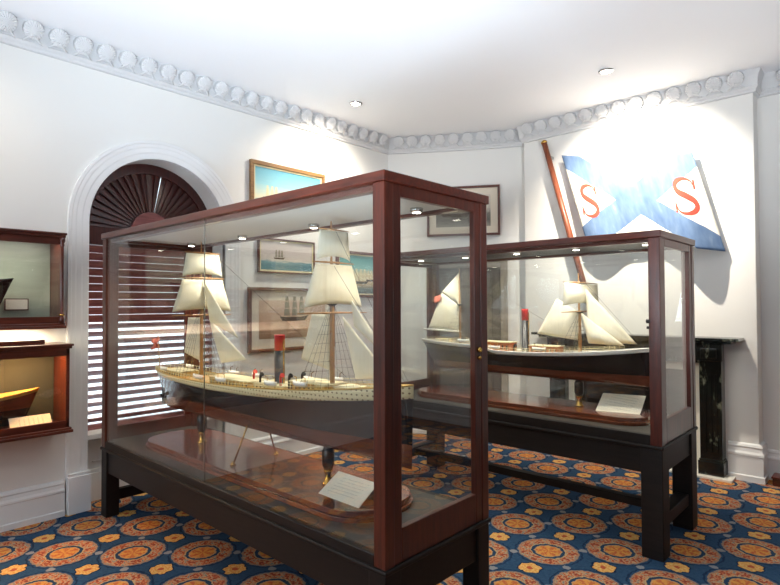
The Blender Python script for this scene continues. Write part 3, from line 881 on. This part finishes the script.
for xx in (-2.42, -2.15, -1.80): S.boat(xx, -1, .10); S.boat(xx, 1, .10)
S.vent(-2.03, -.04, .06, 'blackmetal'); S.vent(-1.92, .04, .06, 'blackmetal')
S.rigging([(-1.56, 1.60), (-2.523, 1.68)], [((-1.56, 1.58), (-1.17, 1.14)), ((-2.52, 1.66), (-2.88, 1.10)), ((-2.52, 1.66), (-1.58, 1.16))])
b = MB(); b.tube([(-2.515, YBm, 1.185), (-2.885, YBm, 1.195)], .008, 8); b.build('boom', M['white'], tB)
b = MB(); b.grid(lambda u, v: Vector((-2.70-.06*u, YBm-.02+.008*math.sin(u*6), 1.475-.05*v-.02*u)), 5, 4, (0, .0015, 0)); b.build('pennant', M['ensign'], tB)

# ------------------------------------------------------------------ wall cabinets left of the window
def wall_cabinet(y0, y1, z0, z1, xf, label, lid_over, columns, inner):
    t = thing('wall_cabinet', (XW, (y0+y1)/2, z0), label, 'wall cabinet', 'glazed cabinets on the window wall')
    x0 = XW+.002; fr = .055
    b = MB(); b.box((x0, y0+.02, z0+.02), (x0+.012, y1-.02, z1-.02)); b.build('back_panel', M['p_back' if columns else 'p_backdark'], t)
    b = MB(); b.box((x0, y0, z0+.035), (xf-.02, y0+.018, z1-.035)); b.box((x0, y1-.018, z0+.035), (xf-.02, y1, z1-.035)); b.build('side_panel', M[inner], t)
    b = MB(); b.box((x0, y0, z1-.05), (xf-.02, y1, z1-.03)); b.box((x0, y0, z0+.03), (xf-.02, y1, z0+.05)); b.build('shelf_board', M['mahy'], t)
    b = MB(); b.box((xf-.02, y0, z0+.03), (xf, y0+fr*.6, z1-.03)); b.box((xf-.02, y1-fr*.35, z0+.03), (xf, y1, z1-.03))
    b.box((xf-.02, y0, z1-.075), (xf, y1, z1-.03)); b.box((xf-.02, y0, z0+.03), (xf, y1, z0+.075)); b.build('front_frame', M['mahy'], t, bevel=.002)
    b = MB(); b.box((x0, y0-lid_over*.6, z1-.03), (xf+.012, y1+lid_over*.6, z1-.012)); b.box((x0, y0-lid_over, z1-.014), (xf+.022, y1+lid_over, z1)); b.build('top_moulding', M['mahy'], t, bevel=.003)
    b = MB(); b.box((x0, y0-lid_over*.6, z0+.016), (xf+.012, y1+lid_over*.6, z0+.032)); b.box((x0, y0-lid_over, z0), (xf+.022, y1+lid_over, z0+.018)); b.build('bottom_moulding', M['mahy'], t, bevel=.003)
    b = MB(); b.box((xf-.012, y0+.03, z0+.07), (xf-.008, y1-.018, z1-.07)); b.build('glass_pane', M['glass'], t)
    if columns:
        for yy in (y0+.012, y1-.012):
            b = MB(); b.lathe((xf+.004, yy, z0+.032), [(.016, 0), (.016, .03), (.010, .04), (.014, .05), (.010, .06), (.011, .2), (.009, z1-z0-.12), (.014, z1-z0-.11), (.010, z1-z0-.10), (.017, z1-z0-.085), (.017, z1-z0-.062)], 14)
            b.build('corner_column', M['mahz'], t)
            b = MB(); b.lathe((xf+.004, yy, z0+.078), [(.0145, 0), (.016, .006), (.0145, .012)], 14); b.build('brass_ring', M['brass'], t)
    return t
CY0 = -.50
wall_cabinet(CY0, 1.205, 1.255, 1.862, -3.93, 'upper glazed wall cabinet with slim corner columns beside the arched window', .012, True, 'mahz')
wall_cabinet(CY0, 1.232, .597, 1.157, -3.895, 'lower glazed wall cabinet with a warm-lit interior beside the arched window', .018, False, 'mahz')
b = MB(); b.box((-4.02, CY0+.1, 1.1575), (-3.94, 1.105, 1.187)); tag(b.build('strip_light', M['mahy'], None, .004), 'dark slim light housing lying on top of the lower wall cabinet', 'light')

def small_ship(loc, L, label, hullm, keelm, masts, scale):
    t = thing('model_ship', loc, label, 'ship model')
    S = Ship(t, loc[0]-L/2, loc[0]+L/2, loc[1], loc[2]+.06, loc[2]+.115, lambda u: loc[2]+.185+.045*max(0, (u-.5)/.5)**2, lambda u: .02, .15, [hullm, keelm, 'gold' if hullm != 'hullblack' else 'hullblack', 'deck', 'gold' if hullm != 'hullblack' else 'hullblack'], .05, .06)
    S.hull()
    for k in masts:
        S.mast(loc[0]+k*L, loc[2]+.40, .006, [(loc[2]+.30, .2), (loc[2]+.37, .14)])
    S.house(loc[0]-.12*L, loc[0]+.1*L, .06, .025, 'gold', 'gold', False)
    for k in (-.25, .25):
        b = MB(); b.lathe((loc[0]+k*L, loc[1], loc[2]), [(.022, 0), (.022, .006), (.008, .012), (.008, .05), (.018, .066)], 12); b.build('pedestal', M['brass'], t)
    t.rotation_euler.z = PI/2; t.scale = (scale,)*3
    return t
small_ship((-4.035, .31, 1.307), 1.15, 'black-hulled ship model in the upper wall cabinet', 'hullblack', 'hullblack', (-.3, .1), 1.12)
small_ship((-4.02, .52, .648), 1.15, 'brown wooden ship model in the lower, warm-lit wall cabinet', 'hullcopper', 'hullblack', (-.3, 0), 1.0)
label_card((-3.955, .93, .6485), (-3.955, 1.155, .6485), (-4.01, 1.155, .712), (-4.01, .93, .712), 'warm-lit cream card in the corner of the lower wall cabinet', lines=3)
def plaque(y0, y1, z0, z1, x, label):
    t = thing('plaque', (x, (y0+y1)/2, z0), label, 'plaque')
    b = MB(); b.box((x, y0, z0), (x+.010, y1, z1)); b.build('rim', M['frame'], t)
    b = MB(); b.box((x+.010, y0+.006, z0+.006), (x+.0115, y1-.006, z1-.006)); b.build('face', M['mat'], t)
plaque(.93, 1.06, 1.37, 1.445, -4.13, 'small framed plaque on the back of the upper wall cabinet')

# ------------------------------------------------------------------ pictures
def picture(o, ux, w, h, fw, framem, art, label, mat=0.0, ship=None, depth=.03):
    """o: lower-left corner on the wall, ux: unit vector along the wall to the right, faces the room"""
    o = Vector(o); ux = Vector(ux).normalized(); uz = Vector((0, 0, 1)); n = ux.cross(uz)
    t = thing('framed_picture', o+ux*w/2, label, 'picture')
    P = lambda a, c, d: o+ux*a+uz*c+n*d
    b = MB()
    for a0, c0, a1, c1 in ((0, 0, w, fw), (0, h-fw, w, h), (0, fw, fw, h-fw), (w-fw, fw, w, h-fw)):
        b.prism([P(a0, c0, .001), P(a1, c0, .001), P(a1, c1, .001), P(a0, c1, .001)], n*depth)
    b.build('frame', framem, t, bevel=.004)
    i = fw
    if mat:
        b = MB(); b.prism([P(i, i, .006), P(w-i, i, .006), P(w-i, h-i, .006), P(i, h-i, .006)], n*.004); b.build('mat_board', M['mat'], t); i = fw+mat
    else:
        b = MB(); k = .014
        for a0, c0, a1, c1 in ((i, i, w-i, i+k), (i, h-i-k, w-i, h-i), (i, i+k, i+k, h-i-k), (w-i-k, i+k, w-i, h-i-k)):
            b.prism([P(a0, c0, .006), P(a1, c0, .006), P(a1, c1, .006), P(a0, c1, .006)], n*.014)
        b.build('slip', M['cream'], t)
    b = MB(); b.prism([P(i, i, .010), P(w-i, i, .010), P(w-i, h-i, .010), P(i, h-i, .010)], n*.003); pr = b.build('print', art, t)
    if ship:
        b = MB()
        for sx, sz, sc, dark in ship:
            c0 = P(i+(w-2*i)*sx, i+(h-2*i)*sz, .0131)
            b.prism([c0+ux*a*sc+uz*c_*sc for a, c_ in ((-.10, .015), (-.08, -.01), (.08, -.01), (.11, .022), (.05, .012), (-.05, .012))], n*.0008)
        b.build('painted_hull', M['rope'], pr)
        b = MB()
        for sx, sz, sc, dark in ship:
            c0 = P(i+(w-2*i)*sx, i+(h-2*i)*sz, .0131)
            for mx_ in (-.05, .005, .055):
                for lv, (wd, z0, z1) in enumerate(((.042, .02, .06), (.034, .064, .10), (.024, .104, .13))):
                    b.prism([c0+ux*(mx_+a)*sc+uz*c_*sc for a, c_ in ((-wd/2, z0), (wd/2, z0), (wd*.4, z1), (-wd*.4, z1))], n*.0008)
        b.build('painted_sail', M['cream'] if not dark else M['ink'], pr)
    return t
xw = XW
picture((xw, 2.718, 2.20), (0, 1, 0), .845, .468, .036, M['gilt'], M['p_sky'], 'gilt-framed seascape with a blue sky hanging highest on the window wall', 0, [(.25, .28, .9, False), (.6, .24, .7, False)])
picture((xw, 2.800, 1.683), (0, 1, 0), .635, .312, .014, M['frame'], M['p_sea'], 'thin-framed grey sea picture hanging between the arched window and the mast of the near ship', 0, [(.35, .42, .6, True)])
picture((xw, 2.700, .98), (0, 1, 0), .99, .573, .030, M['frame'], M['p_print'], 'large brown-framed print with a pale mat, lowest on the window wall', .085, [(.5, .5, 1.6, True)])
picture((xw, 3.72, 1.470), (0, 1, 0), .68, .475, .028, M['frame'], M['p_fleet'], 'turquoise sea picture with many sails hanging near the room corner', 0, [(.25, .34, .9, False), (.5, .30, 1.1, False), (.75, .36, .8, False)])
ux = Vector((-3.103+3.777, 5.118-4.722, 0)).normalized(); nn = ux.cross(Vector((0,0,1)))
picture(Vector((-3.777, 4.722, 2.132))-nn*.025, ux, .782, .535, .024, M['frame'], M['p_engrave'], 'grey ship engraving with a wide mat on the canted corner wall', .075, [(.35, .36, 1.6, True)])

# ------------------------------------------------------------------ flag on its leaning pole
fl = thing('house_flag', (-1.7, YB, 2.3), 'white flag with blue diagonal cross and red letters, on a leaning pole above the fireplace', 'flag')
b = MB(); top, bot = Vector((-2.562, YB-.08, 2.985)), Vector((-2.08, YB-.08, 1.22))
b.tube([top, top.lerp(bot, .5), bot], [.026, .028, .028], 14); b.build('pole', wood('pole_wood', srgb(110, 52, 32), srgb(150, 84, 54), .4, 'Z', .1), fl)
b = MB(); d = (top-bot).normalized()
b.tube([top, top+d*.012, top+d*.022, top+d*.034], [.029, .032, .028, .012], 14); b.build('finial', M['brass'], fl)
for f in (.08, .62):
    b = MB(); p = top.lerp(bot, f); b.box((p.x-.02, p.y, p.z-.012), (p.x+.02, YB, p.z+.012)); b.build('bracket', M['steel'], fl)
TL, TR, BRc, BLc = Vector((-2.385, 0, 2.835)), Vector((-1.243, 0, 2.655)), Vector((-1.018, 0, 1.812)), Vector((-2.13, 0, 1.975))
def cloth(u, v, off=0.0):
    """v runs down from the top edge"""
    p = TL.lerp(TR, u).lerp(BLc.lerp(BRc, u), v)
    g = lambda c, w: math.exp(-((u-c)/w)**2)
    d = .075+v**1.4*(.125*g(.82, .13)+.115*g(.14, .13))+.012*math.sin(u*16+v*2.5)*v+.006*math.sin(u*31+1)
    d *= 1-.5*max(0, (u-.93)/.07)*v
    return Vector((p.x, YB-d-off, p.z-.02*math.sin(u*PI)*(1-v)))
b = MB(); b.grid(lambda u, v: cloth(u, v), 60, 36, (0, .002, 0))
# flag pattern from a UV map stored on the cloth
m = newmat('flag_cloth', srgb(232, 228, 214), .85, spec=.1); nt = m.node_tree
uvn = coords(nt, 'UV'); U, V, _ = sep(nt, uvn)
wv = (ntex(nt, uvn, 9, 3)-.5)*.03
d1 = ((U-V)+wv).abs(); d2 = ((U+V-1.0)+wv).abs()
cross = (d1.lt(.155)+d2.lt(.155)).gt(.5)
fad = ntex(nt, uvn, 9, 3, .5, (3.0, .6, 1))
blue = ramp(nt, fad, [(.2, srgb(80, 102, 136)), (.6, srgb(98, 120, 150)), (.9, srgb(130, 148, 172))])
basecol(m, mixc(nt, cross, mixc(nt, fad, srgb(236, 233, 222), srgb(216, 212, 198)), blue))
cl = b.build('cloth', m, fl)
uvl = cl.data.uv_layers.new(name='UVMap'); me = cl.data; loc0 = fl.location
for lp in me.loops:
    p = me.vertices[lp.vertex_index].co+loc0
    # invert the (nearly affine) corner mapping
    u, v = .5, .5
    for _ in range(6):
        q = TL.lerp(TR, u).lerp(BLc.lerp(BRc, u), v); du = (TR-TL).lerp(BRc-BLc, v); dv = (BLc-TL).lerp(BRc-TR, u)
        ex, ez = p.x-q.x, (p.z+.02*math.sin(u*PI)*(1-v))-q.z
        det = du.x*dv.z-dv.x*du.z
        u += (ex*dv.z-dv.x*ez)/det; v += (du.x*ez-ex*du.z)/det
    uvl.data[lp.index].uv = (u, v)
SP = [(.86, .80, .05), (.74, .95, .06), (.50, 1.0, .09), (.24, .93, .15), (.14, .78, .17), (.24, .62, .18), (.52, .51, .19), (.80, .38, .18), (.88, .21, .17), (.74, .06, .14), (.48, 0., .09), (.22, .05, .06), (.10, .22, .05)]
def letter(cu, cv, su, sv, sl):
    b = MB()
    P = lambda x, y: cloth(cu+(x-.5)*su+(y-.5)*sl, cv-(y-.5)*sv, .0025)
    pts = []
    n = len(SP)
    for i in range(n-1):
        p = [SP[max(i-1, 0)], SP[i], SP[i+1], SP[min(i+2, n-1)]]
        for k in range(5):
            t = k/5
            pts.append(tuple(.5*((2*p[1][j])+(p[2][j]-p[0][j])*t+(2*p[0][j]-5*p[1][j]+4*p[2][j]-p[3][j])*t*t+(3*p[1][j]-p[0][j]-3*p[2][j]+p[3][j])*t**3) for j in range(3)))
    pts.append(SP[-1])
    L, R = [], []
    for i, (x, y, w) in enumerate(pts):
        x0, y0, _ = pts[max(i-1, 0)]; x1, y1, _ = pts[min(i+1, len(pts)-1)]
        dx, dy = x1-x0, y1-y0; l = math.hypot(dx, dy) or 1
        L.append(b.bm.verts.new(P(x-dy/l*w/2, y+dx/l*w/2))); R.append(b.bm.verts.new(P(x+dy/l*w/2, y-dx/l*w/2)))
    for i in range(len(pts)-1): b.bm.faces.new((L[i], L[i+1], R[i+1], R[i]))
    for x0, y0, x1, y1 in ((.84, .70, .92, .97), (.04, .03, .12, .30)):   # serifs
        b._faces([P(x0, y0), P(x1, y0), P(x1, y1), P(x0, y1)], [(0, 1, 2, 3)])
    b.build('letter', newmat('letter_red', srgb(196, 62, 46), .85), cl)
letter(.135, .53, .155, .36, .03); letter(.868, .46, .165, .37, .03)

# ------------------------------------------------------------------ fireplace
fp = thing('fireplace', (-1.78, YB, 0), 'black veined marble fireplace behind the farther case', 'fireplace')
b = MB(); b.box((-2.655, YB-.215, 1.098), (-.908, YB, 1.122)); b.box((-2.60, YB-.17, 1.075), (-.965, YB, 1.098)); b.build('mantel_shelf', M['marble'], fp, bevel=.004)
b = MB(); b.box((-2.51, YB-.10, FZ-.02), (-1.05, YB, 1.075)); b.box((-2.35, YB-.112, FZ+.02), (-1.21, YB-.1, 1.05)); b.build('frieze', M['marble'], fp, bevel=.003)
for x0 in (-2.515, -1.208):
    x1 = x0+.160
    b = MB(); b.box((x0, YB-.115, .13), (x1, YB, FZ+.02)); 
    for k in range(3): b.box((x0+.03+k*.04, YB-.125, .2), (x0+.05+k*.04, YB-.115, FZ-.10))
    p = b.build('pilaster', M['marble'], fp, bevel=.003)
    b = MB(); b.box((x0-.012, YB-.14, 0.02), (x1+.012, YB, .13)); b.box((x0-.006, YB-.13, .13), (x1+.006, YB, .145)); b.build('plinth', M['marble'], p, bevel=.004)
    b = MB(); b.box((x0-.012, YB-.145, FZ+.0), (x1+.012, YB-.10, 1.075)); b.box((x0+.02, YB-.165, FZ+.02), (x1-.02, YB-.145, 1.04)); b.build('corbel', M['marble'], p, bevel=.008)
b = MB(); b.box((-1.268, YB-.04, .02), (-1.208, YB, FZ-.02)); b.box((-2.355, YB-.04, .02), (-2.295, YB, FZ-.02)); b.box((-2.295, YB-.04, FZ-.09), (-1.268, YB, FZ-.02)); b.build('slip', M['hearth'], fp, bevel=.002)
b = MB(); b.box((FX0, YR+.06, .0), (FX1, YR+.09, FZ)); b.box((FX0, YB+.002, .0), (FX0+.02, YR+.06, FZ)); b.box((FX1-.02, YB+.002, 0), (FX1, YR+.06, FZ)); b.box((FX0, YB+.002, FZ-.02), (FX1, YR+.06, FZ)); b.build('firebox', M['soot'], fp)
b = MB(); b.box((-2.60, YB-.185, 0), (-.975, YB, .022)); b.build('hearth', M['hearth'], fp, bevel=.004)

# low wooden box against the recess wall
t = thing('wooden_box', (-.56, 5.19, 0), 'low dark wooden box on the carpet against the recess wall beside the chimney breast', 'box')
b = MB(); b.box((-.735, 5.12, 0), (-.38, 5.26, .055)); b.build('body', M['mahx'], t, bevel=.003)
b = MB(); b.box((-.742, 5.113, .055), (-.373, 5.267, .068)); b.build('lid', M['mahx'], t, bevel=.003)

# ------------------------------------------------------------------ ceiling downlights and light
def downlight(x, y, label):
    t = thing('downlight', (x, y, H), label, 'ceiling light', 'recessed ceiling downlights')
    b = MB(); b.lathe((x, y, H), [(.058, 0), (.058, -.006), (.046, -.010), (.040, -.010), (.038, -.004)], 24); b.build('trim_ring', M['steel'], t)
    b = MB(); b.lathe((x, y, H-.0105), [(.037, .006), (.037, .0)], 20); b.build('lens', M['lamp'], t)
downlight(-3.603, 3.485, 'round ceiling downlight over the near case, left of the two')
downlight(-1.664, 4.337, 'round ceiling downlight above the flag, right of the two')

def spot(loc, target, power, angle, blend=.5, color=(1, .90, .76), size=.03):
    l = bpy.data.lights.new('spot', 'SPOT'); l.energy = power; l.spot_size = math.radians(angle); l.spot_blend = blend
    l.color = color; l.shadow_soft_size = size
    o = bpy.data.objects.new('spot', l); col.objects.link(o); o.location = loc
    o.rotation_euler = (Vector(target)-Vector(loc)).to_track_quat('-Z', 'Y').to_euler()
def area(loc, target, power, sx, sy, color):
    l = bpy.data.lights.new('area', 'AREA'); l.shape = 'RECTANGLE'; l.size = sx; l.size_y = sy; l.energy = power; l.color = color
    o = bpy.data.objects.new('area', l); col.objects.link(o); o.location = loc
    o.rotation_euler = (Vector(target)-Vector(loc)).to_track_quat('-Z', 'Y').to_euler()
def down(loc, tilt, power, sx, sy, color):
    l = bpy.data.lights.new('strip', 'AREA'); l.shape = 'RECTANGLE'; l.size = sx; l.size_y = sy; l.energy = power; l.color = color
    o = bpy.data.objects.new('strip', l); col.objects.link(o); o.location = loc; o.rotation_euler = (0, math.radians(tilt), 0)
COOL_FILL = (.80, .90, 1.0)
# area lights added in assumed openings behind the camera, tilted to brighten the ceiling
area((-2.4, YS-.02, 1.75), (-2.2, -1.0, 4.6), 90, 1.15, 2.0, COOL_FILL)
area((0, YS-.02, 1.75), (-.8, -1.6, 4.6), 20, 1.15, 2.0, COOL_FILL)
# unseen spots added out of frame to brighten the ceiling
spot((-.9, 0, 1.0), (-2.35, 1.45, H), 680, 74, 1, (.74, .87, 1.0), .25)
spot((.9, 1.0, .9), (-1.0, 3.1, H), 420, 80, 1, (.84, .92, 1.0), .25)
# downlights
spot((-1.664, 4.337, H-.03), (-1.70, 5.08, 2.40), 380, 100, 1, (1, .90, .76), .02)
spot((-3.603, 3.485, H-.03), (-4.1, 3.5, 2.3), 110, 125, 1)
spot((-3.45, .35, H-.03), (-4.0, .4, 1.6), 32, 130, 1)
spot((-3.55, -1.2, H-.03), (-4.0, -1.2, 1.6), 16, 130, 1)
spot((-1.9, 2.75, H-.03), (-1.9, 2.75, 0), 35, 100, .8)
# lamps in the cases
for x, y in lampsA: spot((x, y, AT-.07), (x, y-.12, .9), 26, 150, .8, (1, .92, .78), .015)
for x, y in lampsB: spot((x, y, BT-.07), (x, y+.18, .9), 16, 150, .8, (1, .92, .78), .015)
down((-4.02, .35, 1.250), 0, 26, .10, 1.5, (1, .86, .60))
down((-3.95, .37, 1.095), 4, 22, .04, 1.6, (1, .50, .17))
down((-3.97, .37, 1.80), 15, 5, .04, 1.6, (1, .96, .86))

w = bpy.data.worlds.new('sky'); scene.world = w; w.use_nodes = True
bg = w.node_tree.nodes['Background']; bg.inputs[0].default_value = (.80, .90, 1.0, 1); bg.inputs[1].default_value = 2.2

# ------------------------------------------------------------------ camera
cam = bpy.data.cameras.new('camera'); co = bpy.data.objects.new('camera', cam); col.objects.link(co)
cam.sensor_width = 36; cam.sensor_fit = 'HORIZONTAL'; cam.lens = 36*555/780; cam.clip_start = .02
co.matrix_world = Matrix.Translation((0, 0, 1.4)) @ Matrix.Rotation(math.radians(42.5), 4, 'Z') @ Matrix.Rotation(math.radians(91.2), 4, 'X') @ Matrix.Rotation(math.radians(-.23), 4, 'Z')
scene.camera = co
vs = scene.view_settings
vs.view_transform = 'Standard'; vs.look = 'None'; vs.gamma = 1; vs.use_curve_mapping = False; vs.exposure = 0.24
cy = scene.cycles
cy.transparent_max_bounces = 48; cy.max_bounces = 10; cy.diffuse_bounces = 5; cy.glossy_bounces = 5
cy.caustics_reflective = False; cy.caustics_refractive = False; cy.sample_clamp_indirect = 6
cy.use_denoising = True
